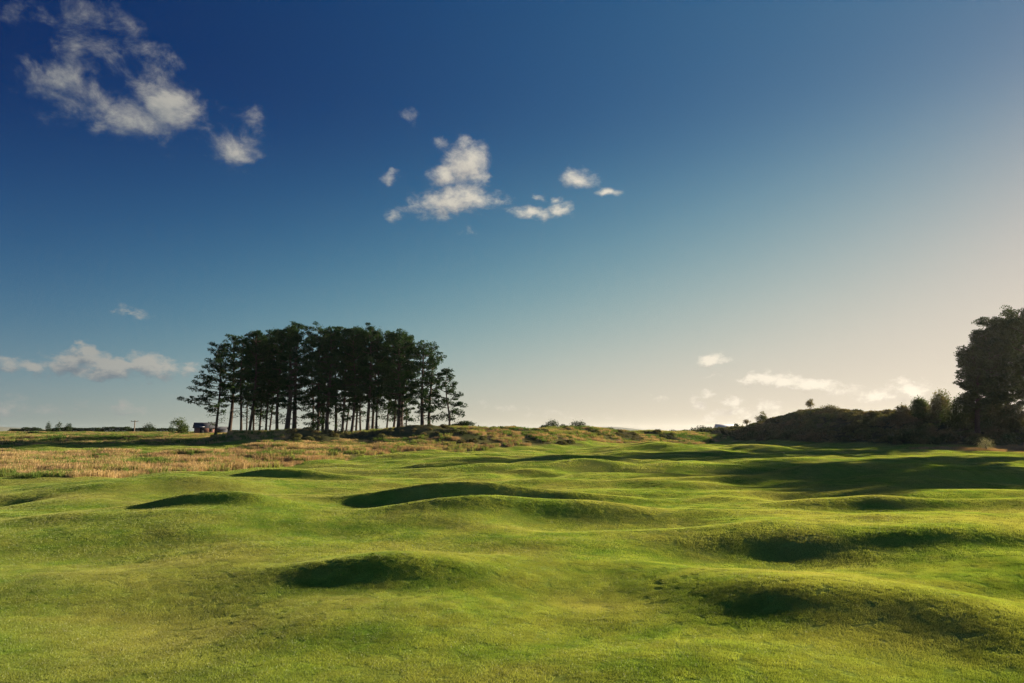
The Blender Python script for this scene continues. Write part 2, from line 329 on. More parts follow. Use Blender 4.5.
# ------------------------------------------------------------------ trees
def pine(px, Y, top, bot, rad, label, seed, lean=0., wide=.55, dens=1., mat=None, low=None, tr=.28, sink=.15, name='pine_tree', group='pines in the clump on the left', limbs=None, tscale=1., lsc=1., kl=None):
    g = np.random.default_rng(seed); mat = mat or M_PINE
    X = pt(px, 435, Y)[0]; z0 = zat(X, Y) - sink; H = pt(px, top, Y)[2] - z0; cb = pt(px, bot, Y)[2] - z0
    root = empty(name, (X, Y, z0), label, 'pine tree', group)
    tk = MB(); cr = MB()
    n = 9; tp = []; rr = []
    ph = g.uniform(0, 6.28); wob = g.uniform(.1, .35)
    for i in range(n):
        t = i / (n - 1); tp.append((lean * H * t + wob * math.sin(ph + t * 5), wob * math.cos(ph * 1.7 + t * 4), H * .95 * t)); rr.append(tr * (1.25 if i == 0 else 1) * (1 - .82 * t ** 1.2))
    tp = np.array(tp); tk.tube(tp, rr, 8)
    def on(t):
        f = t * (n - 1); i = min(int(f), n - 2); return tp[i] + (tp[i + 1] - tp[i]) * (f - i)
    c0 = cb / H; L = []
    nl = int(kl or (24 * dens + 12))
    for k in range(nl):
        t = c0 + (1 - c0) * ((k + g.uniform(0, .8)) / nl); u = (t - c0) / (1 - c0)
        pr = (math.sin(math.pi * min(1, (u * .85 + .12))) ** wide) * (.62 if u < .12 else 1)
        az = k * 2.4 + g.uniform(-.5, .5); ln = rad * pr * g.uniform(.7, 1.12); el = g.uniform(-.12, .28) + .5 * u
        L.append((t, az, ln, el))
    for k in range(int(9 * tscale)):      # bare dead stubs below the crown
        t = c0 * g.uniform(.45, .98); az = g.uniform(0, 6.28); b = on(t); e = b + np.array([math.cos(az), math.sin(az), g.uniform(-.2, .4)]) * rad * g.uniform(.2, .5)
        tk.tube([b, (b + e) / 2 + [0, 0, .1], e], [.05, .035, .012], 4)
        if g.random() < .5: cr.leaves(e + g.normal(size=(14, 3)) * [.35, .35, .18], .36, .14, .4, g)
    for q in (limbs or []): L.append(q)
    for (t, az, ln, el) in L:
        b = on(t); d = np.array([math.cos(az) * math.cos(el), math.sin(az) * math.cos(el), math.sin(el)])
        sag = -.10 * ln; m = b + d * ln * .5 + [0, 0, sag * .5]; e = b + d * ln * .95 + [0, 0, sag * .1]
        tk.tube([b, m, e], [max(.05, tr * .34 * (1 - t * .5)), .06, .02], 5)
        npad = max(2, int(ln / .8) + 1)
        for j in range(npad):
            f = .42 + .58 * (j + g.uniform(0, .7)) / npad; c = b + d * ln * f + [0, 0, sag * (1 - abs(2 * f - 1)) * .4] + g.normal(0, .22, 3)
            rx = g.uniform(.45, .95) * (1.15 - .25 * f) * tscale; m_ = int(46 * dens * g.uniform(.7, 1.2))
            p = g.normal(size=(m_, 3)); p /= np.linalg.norm(p, axis=1)[:, None]; p *= g.uniform(.25, 1.0, m_)[:, None] ** .6
            cr.leaves(c + p * [rx, rx, rx * .5] + [0, 0, .12], .36 * lsc, .15 * lsc, .5, g)
    for q in range(4):
        p = g.normal(size=(int(26 * dens), 3)) * [.22, .22, .3]; cr.leaves(np.array(on(1.)) + g.normal(0, .45, 3) * [1, 1, .5] + p * tscale, .36, .14, .8, g)
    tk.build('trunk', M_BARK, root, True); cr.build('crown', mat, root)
    return root
PT = [ # px, Y, top, crown bottom, radius, lean, description
 (217, 123, 341, 412, 3.8, -.02, 'leftmost pine of the clump, its long low limb reaching out to the left', .24),
 (229.5, 124, 333, 402, 3.4, .0, 'straight dark pine second from the left end of the clump', .34),
 (239.7, 121, 334, 404, 3.0, -.01, 'slim pine third from the left end, sky showing on both sides of its stem', .24),
 (246, 130, 336, 404, 2.6, .0, 'very thin pine behind the gap right of the third stem from the left', .15),
 (250.5, 116, 331, 399, 3.4, .01, 'pine with a stout leaning stem rising from the dark undergrowth left of centre', .27),
 (254.5, 128, 333, 402, 2.8, -.01, 'thin pine half hidden behind the leaning stem left of centre', .2),
 (259, 122, 332, 400, 3.0, .0, 'slender pine right of the leaning stem, above the dark undergrowth', .2),
 (266.5, 120, 330, 398, 3.0, .01, 'left one of a close pair of thin stems in the dark undergrowth', .2),
 (270.5, 131, 330, 400, 2.8, .0, 'right one of a close pair of thin stems in the dark undergrowth', .18),
 (277.5, 117, 327, 396, 3.4, -.01, 'dense topped pine just left of the thickest stem of the clump', .3),
 (287, 113, 324, 392, 3.7, .0, 'tall pine with the thickest stem, forming the highest dome of the clump', .46),
 (293, 115, 322, 394, 4.1, .008, 'tallest pine, its thick stem pressed against the right of the thickest one', .40),
 (311, 124, 331, 424, 3.5, .0, 'pine with foliage hanging almost to the grass, right of the widest gap in the clump', .2),
 (317, 117, 327, 410, 3.6, .0, 'dark pine behind the golden grass mound, low boughs hiding its stem', .26),
 (323, 126, 327, 404, 3.0, .0, 'pine with a tufted top just right of the notch in the skyline of the clump', .28),
 (328, 115, 326, 400, 3.3, -.01, 'stout pine in the darkest huddle of stems at the middle of the clump', .34),
 (334, 121, 325, 398, 3.3, .01, 'pine on the right of the darkest huddle of stems', .28),
 (342.7, 117, 325, 402, 3.1, .0, 'greenish pine whose clear stem stands just right of the dark huddle', .24),
 (346.5, 128, 327, 400, 2.8, .0, 'thin pine close behind the clear stem right of the dark huddle', .17),
 (351.8, 116, 324, 396, 3.2, .0, 'pine with a spiky raised top in the right half of the clump', .25),
 (356.3, 124, 326, 398, 2.9, .0, 'reddish stemmed pine left of the slanting thin stem', .2),
 (361, 119, 326, 396, 2.8, -.035, 'pine with a thin stem slanting to the left', .17),
 (368, 116, 325, 393, 3.4, .0, 'upright pine in front of the bluish bush, its stem bare for half its height', .3),
 (372.8, 123, 327, 393, 3.2, .012, 'pine whose stem forks low beside the upright bare stem', .26),
 (378, 117, 329, 394, 3.0, -.045, 'pine leaning left over the bluish bush', .2),
 (387.5, 125, 330, 408, 2.8, .0, 'thin pine in the sparse stretch right of the bluish bush', .17),
 (392.8, 120, 330, 406, 2.8, .0, 'thin dark pine close to the left of the last thick stem', .2),
 (398, 115, 329, 398, 3.3, .0, 'thick stemmed pine at the left foot of the green dune', .36),
 (402, 119, 330, 396, 3.4, .01, 'second thick stemmed pine at the left foot of the green dune, full rounded top', .32),
 (406, 130, 334, 410, 2.6, .0, 'wispy pine seen against pale sky at the left foot of the green dune', .14),
 (422, 115, 341, 412, 3.3, -.005, 'third pine from the right end, standing on top of the green dune', .3),
 (430, 117, 345, 413, 3.2, .0, 'reddish stemmed pine second from the right end on top of the green dune', .26),
 (447.8, 116, 368, 418, 2.5, -.02, 'short cone shaped pine at the right end of the clump with down swept boughs', .18),
]
for i, (px, Y, top, bot, rad, lean, desc, tr) in enumerate(PT):
    kw = {}
    if i == 0: kw['limbs'] = [(.36, math.pi, 7.0, .16), (.42, 2.9, 5.6, .10), (.50, 3.4, 5.2, .12), (.33, 2.8, 3.0, -.1), (.56, math.pi, 5.0, .15), (.62, 3.0, 4.6, .18)]
    if i == 1: kw['limbs'] = [(.55, math.pi, 4.2, .15), (.66, math.pi, 4.4, .2)]
    if i == 32: kw['limbs'] = [(.32, 0, 2.9, -.28), (.45, .1, 3.2, -.2), (.25, 3.0, 3.2, -.25), (.6, 0, 2.6, 0)]
    if i == 23: kw['limbs'] = [(.45, .2, 2.8, .9)]
    top += [0, 2.5, -1, 1.5, -2, 3, 0, -1.5, 2][i % 9] if 2 < i < 30 else 0
    pine(px, Y, top, bot + ([4, 12, 7, 17, 3, 10, 14][i % 7] if 4 <= i <= 29 else 0), rad * 1.0, desc, 100 + i, lean, wide=(.5 if i != 32 else .8), dens=(1.25 if 4 <= i <= 29 else 1.0), tr=tr, kl=(22 if i == 32 else None), **kw)

# ------------------------------------------------------------------ shrubs, bushes and hedges
def shrub(name, px, Y, top, halfw, label, seed, mat=None, cat='bush', depth=None, leaf=.22, n=1500, stems=3, base=None, stemh=.25, group=None, lobes=7, flat=False, sink=.1, drop=None):
    g = np.random.default_rng(seed); X = pt(px, 432, Y)[0]; z0 = zat(X, Y) - sink; H = max(.9, pt(px, top, Y)[2] - z0)
    w = halfw * Y / F; dp = depth or w
    if base: cb = max(.05, pt(px, base, Y)[2] - z0)
    else: cb = .02
    root = empty(name, (X, Y, z0), label, cat, group)
    st = MB(); fo = MB()
    for k in range(lobes):
        a = g.uniform(0, 6.28); rr = g.uniform(.0, .62) if k else 0; c = np.array([math.cos(a) * rr * w, math.sin(a) * rr * dp, 0])
        hz = (H - cb) * (1 - .55 * rr * g.uniform(.6, 1.4)) if not flat else (H - cb) * g.uniform(.85, 1.0)
        lw = g.uniform(.42, .70) * (1 if k else 1.15); m = n // lobes; zc = cb + hz * .5
        if base: hz = (H - cb) * g.uniform(.32, .62); lw *= .75; c = c * 1.15; zc = cb + (H - cb) * g.uniform(.12, .8 - .35 * rr)
        p = g.normal(size=(m, 3)); p /= np.linalg.norm(p, axis=1)[:, None]; p *= g.uniform(.35, 1.05, m)[:, None] ** .55
        q = p * [lw * w, lw * dp, hz * .5] + c + [0, 0, zc]
        q[:, 2] = np.maximum(q[:, 2], .05); fo.leaves(q + g.normal(0, .09 * min(w, H), q.shape), leaf, leaf * .55, .3, g)
        if k < stems:
            t = np.array([c[0] * .9, c[1] * .9, zc]); st.tube([(c[0] * .15, c[1] * .15, -.2), t * .5 + [.05, 0, 0], t], [.03 + .02 * H, .02 + .012 * H, .015], 5)
    st.build('trunk', M_BARK, root, True); fo.build('foliage', mat or M_SHRUB, root)
    return root
def hedge(px0, px1, Y, top, label, seed, mat=None, th=1.2, leaf=.3, name='hedge', group=None, var=.25, cat='hedge'):
    g = np.random.default_rng(seed); a = pt(px0, 432, Y); b = pt(px1, 432, Y); mx = (a[0] + b[0]) / 2; Ln = b[0] - a[0]; z0 = zat(mx, Y) - .3
    H = max(.8, pt((px0 + px1) / 2, top, Y)[2] - z0); root = MB(); n = int(Ln * H * 170)
    x = g.uniform(-Ln / 2, Ln / 2, n); prof = H * (1 - var * .5 + var * 2 * fbm(x + seed * 31, np.full(n, seed * 1.), 3.0, 3)); end = np.clip((Ln / 2 - np.abs(x)) / 1.5, .25, 1) ** .5
    hh = prof * end * g.uniform(0, 1, n) ** .55; y = g.uniform(-th, th, n)
    zg = height(x + mx, y + Y) - z0
    root.leaves(np.stack([x, y, np.maximum(hh, zg)], 1), leaf, leaf * .6, .3, g)
    o = root.build(name, mat or M_HEDGE); o.location = (mx, Y, z0); tag(o, label, cat, group); return o

# left horizon
hedge(8, 50, 228, 427.6, 'low dark hedge at the far left beside the distant blue shore', 1)
hedge(46, 104, 222, 427.4, 'long dark hedge below the three small round trees on the left horizon', 2, var=.15)
hedge(99, 133, 214, 426.3, 'block of darker, taller hedge just left of the utility pole', 3, var=.12)
hedge(126, 182, 216, 427.8, 'dark hedge running from the utility pole to the round bush', 4, var=.15)
hedge(212, 312, 205, 430.2, 'low far hedge seen between the stems at the left of the pine clump', 5, var=.3)
hedge(296, 372, 200, 430.5, 'low far hedge seen between the stems in the middle of the pine clump', 6, var=.4)
hedge(0, 60, 168, 433.0, 'knee high dark scrub strip at the far left edge in front of the hedge', 7, th=.8, var=.5)
shrub('small_tree', 48, 214, 421.5, 3.6, 'spiky small tree, leftmost of the three above the left hedge', 21, M_HEDGE, 'tree', n=600, lobes=5, leaf=.3, sink=.3)
shrub('small_tree', 58.5, 214, 420.8, 4.2, 'loose small tree, middle of the three above the left hedge', 22, M_HEDGE, 'tree', n=500, lobes=6, leaf=.3, sink=.3)
shrub('small_tree', 68, 212, 422.3, 5.0, 'round topped small tree, rightmost of the three above the left hedge', 23, M_HEDGE, 'tree', n=900, lobes=5, leaf=.3, sink=.3)
shrub('bush', 148, 205, 423.0, 8.5, 'broad dark bush on the horizon just right of the utility pole', 24, M_HEDGE, n=1600, leaf=.3, sink=.3)
shrub('bush', 182, 150, 417.0, 11.5, 'large rounded leafy bush standing left of the dark roofed shed', 25, M_SHRUB, n=2600, leaf=.26, lobes=9, base=433)
shrub('bush', 171, 160, 425.0, 5, 'small low bush leaning on the left side of the large rounded bush', 26, M_HEDGE, n=500)
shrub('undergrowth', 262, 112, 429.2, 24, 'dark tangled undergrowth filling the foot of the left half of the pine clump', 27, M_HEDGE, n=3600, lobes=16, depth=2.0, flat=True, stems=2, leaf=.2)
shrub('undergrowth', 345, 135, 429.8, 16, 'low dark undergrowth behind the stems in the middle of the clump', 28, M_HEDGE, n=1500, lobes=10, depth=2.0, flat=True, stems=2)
M_BLUE = leafmat('glaucous leaves', (.035, .050, .050), (.06, .075, .07), .2, 1.0, .6)
shrub('bush', 372, 165, 424.0, 11, 'bluish grey peaked bush seen through the stems right of centre of the clump', 29, M_BLUE, n=1500, lobes=6)
shrub('bush', 410, 118, 427.0, 8, 'dark green bush in the hollow at the foot of the last thick pine stems', 30, M_HEDGE, n=1200, lobes=6, depth=2.0)
shrub('bush', 464, 121, 420.5, 12.5, 'flat dark bush on the dune crest touching the right end of the pines', 31, M_PINE, n=1700, lobes=8, depth=1.6, leaf=.2)
# middle dune
for j, (px, Y, top, hw, lab, n) in enumerate([
    (553, 152, 419.6, 8.5, 'taller dark bush of the two round ones on the middle dune, the left one', 1500),
    (546, 148, 425.5, 7, 'lower spreading bush under the left side of the taller dark bush', 900),
    (577.5, 153, 419.8, 8.5, 'round compact dark bush standing alone right of the taller one on the middle dune', 1600),
    (563, 149, 424.0, 5, 'little bush bridging the two round dark bushes on the middle dune', 500),
    (569.5, 139, 429.5, 11, 'pale green bush on the dune slope below the two round dark bushes', 1500),
    (610, 158, 428.3, 4.0, 'small bush on the dune crest in front of the pale distant hill', 350),
    (659.5, 168, 428.5, 2.6, 'tiny upright bush on the far crest right of the distant hill', 160),
    (650, 168, 430.8, 7, 'low dark scrub bush on the far crest left of the tiny upright bush', 300),
    (672, 174, 431.3, 6, 'low dark scrub bush on the far crest right of the tiny upright bush', 300)]):
    shrub('bush', px, Y, top, hw, lab, 40 + j, M_SHRUB if j in (4,) else M_HEDGE, n=n, depth=1.8, lobes=6, base=None)
# distant trees and barn
for j, (px, Y, top, hw, lab, n) in enumerate([
    (693, 430, 428.0, 6, 'leftmost low crown of the hazy distant tree group', 500), (701, 430, 425.0, 8, 'tallest crown of the hazy distant tree group', 900), (710, 425, 426.4, 7, 'rightmost crown of the hazy distant tree group beside the pale barn', 800),
    (736.5, 340, 422.6, 5, 'square topped hazy tree just right of the pale barn', 700), (743, 325, 425.0, 3.5, 'smaller hazy tree right of the square topped one', 450)]):
    shrub('distant_tree', px, Y, top, hw, lab, 70 + j, M_HEDGE, 'tree', n=n, leaf=.7, lobes=6, flat=(j == 3), sink=.3, stems=2)
# trees and bushes along the right ridge
for j, (px, Y, top, hw, lab, n, base, cat) in enumerate([
    (747, 196, 417.5, 5.5, 'sparse airy young tree at the left foot of the right ridge', 380, 424, 'tree'),
    (763.5, 192, 411.6, 7.2, 'lollipop shaped small tree at the left end of the right ridge', 1200, 422, 'tree'),
    (755, 188, 425.0, 9, 'low bush filling the gap under the airy tree and the lollipop tree', 900, None, 'bush'),
    (747, 195, 428.5, 6, 'dark bush at the very foot of the right ridge', 600, None, 'bush'),
    (790, 184, 416.5, 9, 'dark mounded bush on the rising left shoulder of the right ridge', 1200, None, 'bush'),
    (812.5, 172, 398.8, 5.4, 'small thin crowned tree standing on the highest point of the ridge', 620, 406.5, 'tree'),
    (831, 166, 405.0, 12.5, 'large dome shaped bush beside the thin crowned tree on the ridge top', 2600, None, 'bush'),
    (806, 174, 411.0, 9, 'spiky bush at the foot of the thin crowned tree', 900, None, 'bush'),
    (853, 160, 411.5, 7, 'low ragged bush right of the dome shaped bush', 600, None, 'bush'),
    (797, 176, 425.0, 8, 'paler green bush on the ridge slope facing the fairway', 800, None, 'bush'),
    (880, 150, 410.5, 9, 'low spreading bush at the middle of the flat ridge top', 900, None, 'bush'), (773, 186, 423.5, 8, 'dark bush on the ridge slope right of the lollipop tree', 900, None, 'bush'), (868, 148, 421, 9, 'olive bush below the ridge top, midway along the slope', 900, None, 'bush'), (930, 128, 424, 12, 'wide dark bush on the slope below the middle hawthorn', 1300, None, 'bush')]):
    shrub('small_tree' if cat == 'tree' else 'bush', px, Y, top, hw, lab, 80 + j, M_SHRUB if j in (2, 9) else M_GORSE, cat, n=n, base=base, lobes=7, leaf=.32)
for j, (px, Y, top, hw, lab, n) in enumerate([
    (905, 140, 404.5, 10, 'leftmost and lowest of the hawthorns stepping up towards the big pine', 2420), (922, 138, 396.5, 13, 'middle hawthorn with an uneven spiky top below the big pine', 4400), (944, 134, 389.5, 14, 'tallest hawthorn touching the left side of the big pine', 5720),
    (964, 126, 393, 16, 'dark rounded hawthorn under the left boughs of the big pine', 5720), (985, 122, 400, 16, 'dense bush under the middle of the big pine', 4840), (1010, 120, 402, 18, 'dense bush at the right edge of the photo under the second big pine', 5720)]):
    shrub('hawthorn', px, Y, top, hw, lab, 95 + j, M_SHRUB if j in (1, 3) else M_GORSE, 'bush', n=n, lobes=12, leaf=.34, stems=5, group='hawthorns at the foot of the big pines')
shrub('bush', 984, 106, 436.0, 9, 'small pale bush at the ridge foot in the deep shade of the big pine', 111, leafmat('pale leaves', (.16, .16, .10), (.26, .24, .16), .3, 1.1), n=900, leaf=.16)
for j, (px, Y, top, bot, rad, lab) in enumerate([
    (980, 121, 349, 410, 3.3, 'shorter pine forming the left shoulder of the big pine group'), (994, 124, 332, 411, 4.9, 'big spreading pine on the right ridge, second from the left of the group'), (1010, 129, 318, 408, 6.0, 'tallest big pine of the right hand group, sky gaps in its middle'), (1036, 122, 313, 404, 7.0, 'big pine at the right edge of the photo, mostly cut off'),
    ]):
    pine(px, Y, top, bot, rad, lab, 300 + j, 0, .35, 2.2, M_PINE2, tr=.42, group='big pines on the right ridge', kl=52, tscale=1.5, lsc=1.1)
for j, (X, Y, H, cbh, lab) in enumerate([(80, 66, 11.5, 2.5, 'low boughed pine beyond the right edge, nearest the viewer'), (81, 74, 15.5, 10, 'high crowned pine beyond the right edge, second from the viewer'), (82, 81, 16, 10, 'high crowned pine beyond the right edge, third from the viewer'),
        (84, 89, 18, 9, 'high crowned pine beyond the right edge, fourth from the viewer'), (88, 97, 17, 3, 'low boughed pine beyond the right edge, fifth from the viewer'), (96, 104, 17, 4, 'pine beyond the right edge beside the big pines')]):
    px = 512 + X / Y * F; top = 432 - (H + zat(X, Y) - CAM_Z) / Y * F
    pine(px, Y, top, top + (H - cbh) / Y * F, 5.5, lab, 320 + j, 0, .35, 1.2, M_PINE2, tr=.4, group='pines beyond the right edge', kl=40, tscale=1.6, lsc=1.5)

# ------------------------------------------------------------------ shed, barn, pole, posts
M_BRICK = plain('red brick', (.11, .055, .042), (.17, .085, .06), 9); M_ROOF = plain('dark slate', (.025, .027, .03), (.045, .045, .05), 6); M_DARK = plain('dark opening', (.008, .008, .008), (.015, .014, .012), 4)
M_PALE = plain('pale render', (.55, .53, .48), (.66, .63, .58), 2); M_GREYR = plain('grey sheet roof', (.36, .36, .36), (.46, .45, .44), 2); M_WOOD = plain('weathered wood', (.10, .075, .05), (.17, .13, .09), 14)
def house(name, px, Y, basey, w, d, h, rh, rz, wallm, roofm, label, cat, opens):
    p = pt(px, basey, Y); z0 = zat(p[0], Y) - .1; root = empty(name, (p[0], Y, z0), label, cat, None, rz)
    m = MB(); m.box((0, 0, h / 2), (w, d, h)); V = [(-w / 2, -d / 2, h), (-w / 2, d / 2, h), (-w / 2, 0, h + rh), (-w / 2, 0, h + rh), (w / 2, -d / 2, h), (w / 2, d / 2, h), (w / 2, 0, h + rh), (w / 2, 0, h + rh)]
    m.add(V, [(0, 1, 2, 3), (4, 5, 6, 7)]); m.build('wall', wallm, root)
    r = MB(); e = .35; sl = rh / (d / 2); t = .14
    for sgn in (-1, 1):
        y1 = sgn * (d / 2 + e); z1 = h - sl * e; V = [(-w / 2 - e, y1, z1 + .02), (w / 2 + e, y1, z1 + .02), (w / 2 + e, 0, h + rh + .02), (-w / 2 - e, 0, h + rh + .02)]; V += [(a, b, c + t) for a, b, c in V]
        r.add(V, [(0, 1, 2, 3), (4, 5, 6, 7), (0, 1, 5, 4), (1, 2, 6, 5), (2, 3, 7, 6), (3, 0, 4, 7)])
    r.build('roof', roofm, root)
    for (nm, x, zc, ww, hh) in opens:
        o = MB(); o.box((x, -d / 2 - .02, zc), (ww, .06, hh)); fr = o.build(nm, M_DARK, root)
        f2 = MB(); f2.box((x, -d / 2 - .03, zc + hh / 2 + .06), (ww + .2, .1, .12)); f2.build('lintel', M_PALE, fr)
    return root
house('shed', 205, 168, 433.5, 4.6, 3.4, 1.8, 1.0, R(32), M_BRICK, M_ROOF, 'small red brick shed with a dark roof and two openings right of the round bush', 'shed', [('door', -1.0, .95, .9, 1.8), ('window', 1.0, 1.1, .8, .8)])
house('outbuilding', 219, 176, 434, 3.4, 3.0, 1.5, .6, R(5), M_ROOF, M_ROOF, 'low grey outbuilding between the brick shed and the first pine stems', 'outbuilding', [('door', 0, .7, .8, 1.3)])
house('barn', 725, 420, 435.5, 10.5, 8, 3.0, 2.2, R(-6), M_PALE, M_GREYR, 'pale distant barn with a low pitched grey roof between two hazy tree groups', 'barn', [('door', 1.2, 1.1, 2.4, 2.1)])
p = pt(134, 432, 208); z0 = zat(p[0], 208) - .2; Hh = pt(134, 420.3, 208)[2] - z0
rt = empty('utility_pole', (p[0], 208, z0), 'wooden utility pole with a short crossarm rising above the left hedge', 'utility pole')
m = MB(); m.tube([(0, 0, 0), (0, 0, Hh)], [.17, .13], 8); m.build('pole', M_WOOD, rt, True)
m = MB(); m.box((0, -.16, Hh - .35), (2.3, .12, .16)); m.build('crossarm', M_WOOD, rt)
for x in (-1.0, 0, 1.0):
    m = MB(); m.tube([(x, -.16, Hh - .27), (x, -.16, Hh - .1), (x, -.16, Hh - .02)], [.05, .07, .02], 6); m.build('insulator', M_DARK, rt)
for px, top, lab in ((478.5, 425.3, 'left one of two short wooden marker posts on the dune crest'), (487, 427.2, 'right one of two short wooden marker posts on the dune crest')):
    X = pt(px, 430, 117)[0]; z0 = zat(X, 117) - .2; H = pt(px, top, 117)[2] - z0
    m = MB(); m.box((0, 0, H / 2), (.18, .18, H)); m.add([(-.09, -.09, H), (.09, -.09, H), (.09, .09, H), (-.09, .09, H), (0, 0, H + .08), (0, 0, H + .08), (0, 0, H + .08), (0, 0, H + .08)], [(0, 1, 5, 4), (1, 2, 6, 5), (2, 3, 7, 6), (3, 0, 4, 7)])
    o = m.build('marker_post', M_WOOD); o.location = (X, 117, z0); tag(o, lab, 'post', 'marker posts on the dune')

# ------------------------------------------------------------------ distant hills and sea
M_HILL = plain('hill pasture', (.07, .085, .05), (.12, .12, .08), .004)
def hill(px0, px1, Y, tops, depth):
    n = len(tops); a = pt(px0, 432, Y)[0]; b = pt(px1, 432, Y)[0]; V = []; xs = np.linspace(a, b, 60); tz = np.interp(np.linspace(0, 1, 60), np.linspace(0, 1, n), tops)
    H = np.array([pt(512, t, Y)[2] for t in tz]) + 3 * fbm(xs, xs * 0, 120, 3)
    K = 9
    for k in range(K):
        u = k / (K - 1) * 2 - 1
        for x, h in zip(xs, H): V.append((x, Y + u * depth, -2 + (max(h, -2) + 2) * (math.cos(u * math.pi / 2) ** .8 if abs(u) < 1 else 0)))
    idx = np.arange(K * 60).reshape(K, 60); Q = np.stack([idx[:-1, :-1], idx[:-1, 1:], idx[1:, 1:], idx[1:, :-1]], -1).reshape(-1, 4)
    o = link('hills', newmesh('hills', V, Q, 4), M_HILL, None, True); tag(o, kind='structure')
hill(572, 668, 3400, [432, 428.6, 427, 426.6, 427.6, 429.5, 431, 433], 400)
hill(-160, 40, 4200, [424, 424.5, 425, 425.3, 425.5, 428, 433], 700)
hill(262, 330, 3800, [434, 430.5, 429.5, 430, 431.5, 434], 500)

# ------------------------------------------------------------------ sun and sky
HAZE = .000035
AZ, EL = 60, 12.5
EXPO = 2.0
sd = bpy.data.lights.new('sun', 'SUN'); so = bpy.data.objects.new('sun', sd); COL.objects.link(so)
sd.energy = 5.0; sd.angle = R(.55); sd.color = (1.0, .86, .66)
so.rotation_euler = (R(90 - EL), 0, R(180 - AZ))   # shines from azimuth AZ right of +Y
w = bpy.data.worlds.new('World'); SC.world = w; w.use_nodes = True; nt = w.node_tree; N = nt.nodes; L = nt.links; bg = N['Background']
def math_(op, a, b=None, c=None, clamp=False):
    m = N.new('ShaderNodeMath'); m.operation = op; m.use_clamp = clamp
    for i, v in enumerate((a, b, c)):
        if v is None: continue
        if isinstance(v, (int, float)): m.inputs[i].default_value = v
        else: L.new(v, m.inputs[i])
    return m.outputs[0]
sk = N.new('ShaderNodeTexSky'); sk.sky_type = 'NISHITA'; sk.sun_disc = False; sk.sun_elevation = R(EL); sk.sun_rotation = R(AZ); sk.air_density = 1; sk.dust_density = .5; sk.ozone_density = 1
sep = N.new('ShaderNodeSeparateColor'); L.new(sk.outputs[0], sep.inputs[0]); cmb = N.new('ShaderNodeCombineColor')
tc = N.new('ShaderNodeTexCoord'); DIR = tc.outputs['Generated']
sund = (math.sin(R(AZ)) * math.cos(R(EL)), math.cos(R(AZ)) * math.cos(R(EL)), math.sin(R(EL)))
dp = N.new('ShaderNodeVectorMath'); dp.operation = 'DOT_PRODUCT'; L.new(DIR, dp.inputs[0]); dp.inputs[1].default_value = sund
sepd = N.new('ShaderNodeSeparateXYZ'); L.new(DIR, sepd.inputs[0])
DPC = math_('SMOOTH_MAX', dp.outputs['Value'], -.10, .10); ZC = math_('SMOOTH_MIN', math_('MAXIMUM', sepd.outputs[2], .0), .43, .08)
GAIN = 10 / 2 ** EXPO
bk = N.new('ShaderNodeMapRange'); bk.interpolation_type = 'SMOOTHSTEP'; L.new(sepd.outputs[1], bk.inputs[0]); bk.inputs[1].default_value = .2; bk.inputs[2].default_value = -.6; bk.inputs[3].default_value = 1.0; bk.inputs[4].default_value = 3.4; BACK_FILL = bk.outputs[0]   # added gain: sky behind the camera brightened to fill the shaded ground
for i, (M_, ka, kb, kc, kd) in enumerate(((.80, 1.244, .60, 2.162, -6.638), (.74, .576, .53, 1.955, -6.317), (.62, .588, 1.002, 1.224, -3.768))):
    v = math_('MULTIPLY', math_('LOGARITHM', math_('MAXIMUM', math_('MULTIPLY', sep.outputs[i], .1), 1e-4), math.e), ka)
    v = math_('ADD', v, math_('MULTIPLY_ADD', DPC, kc, kb)); v = math_('MULTIPLY_ADD', ZC, kd, v)
    q = math_('EXPONENT', v); v = math_('MULTIPLY', math_('DIVIDE', q, math_('ADD', q, 1.0)), M_ * GAIN); v = math_('MULTIPLY', v, BACK_FILL); L.new(v, cmb.inputs[i])
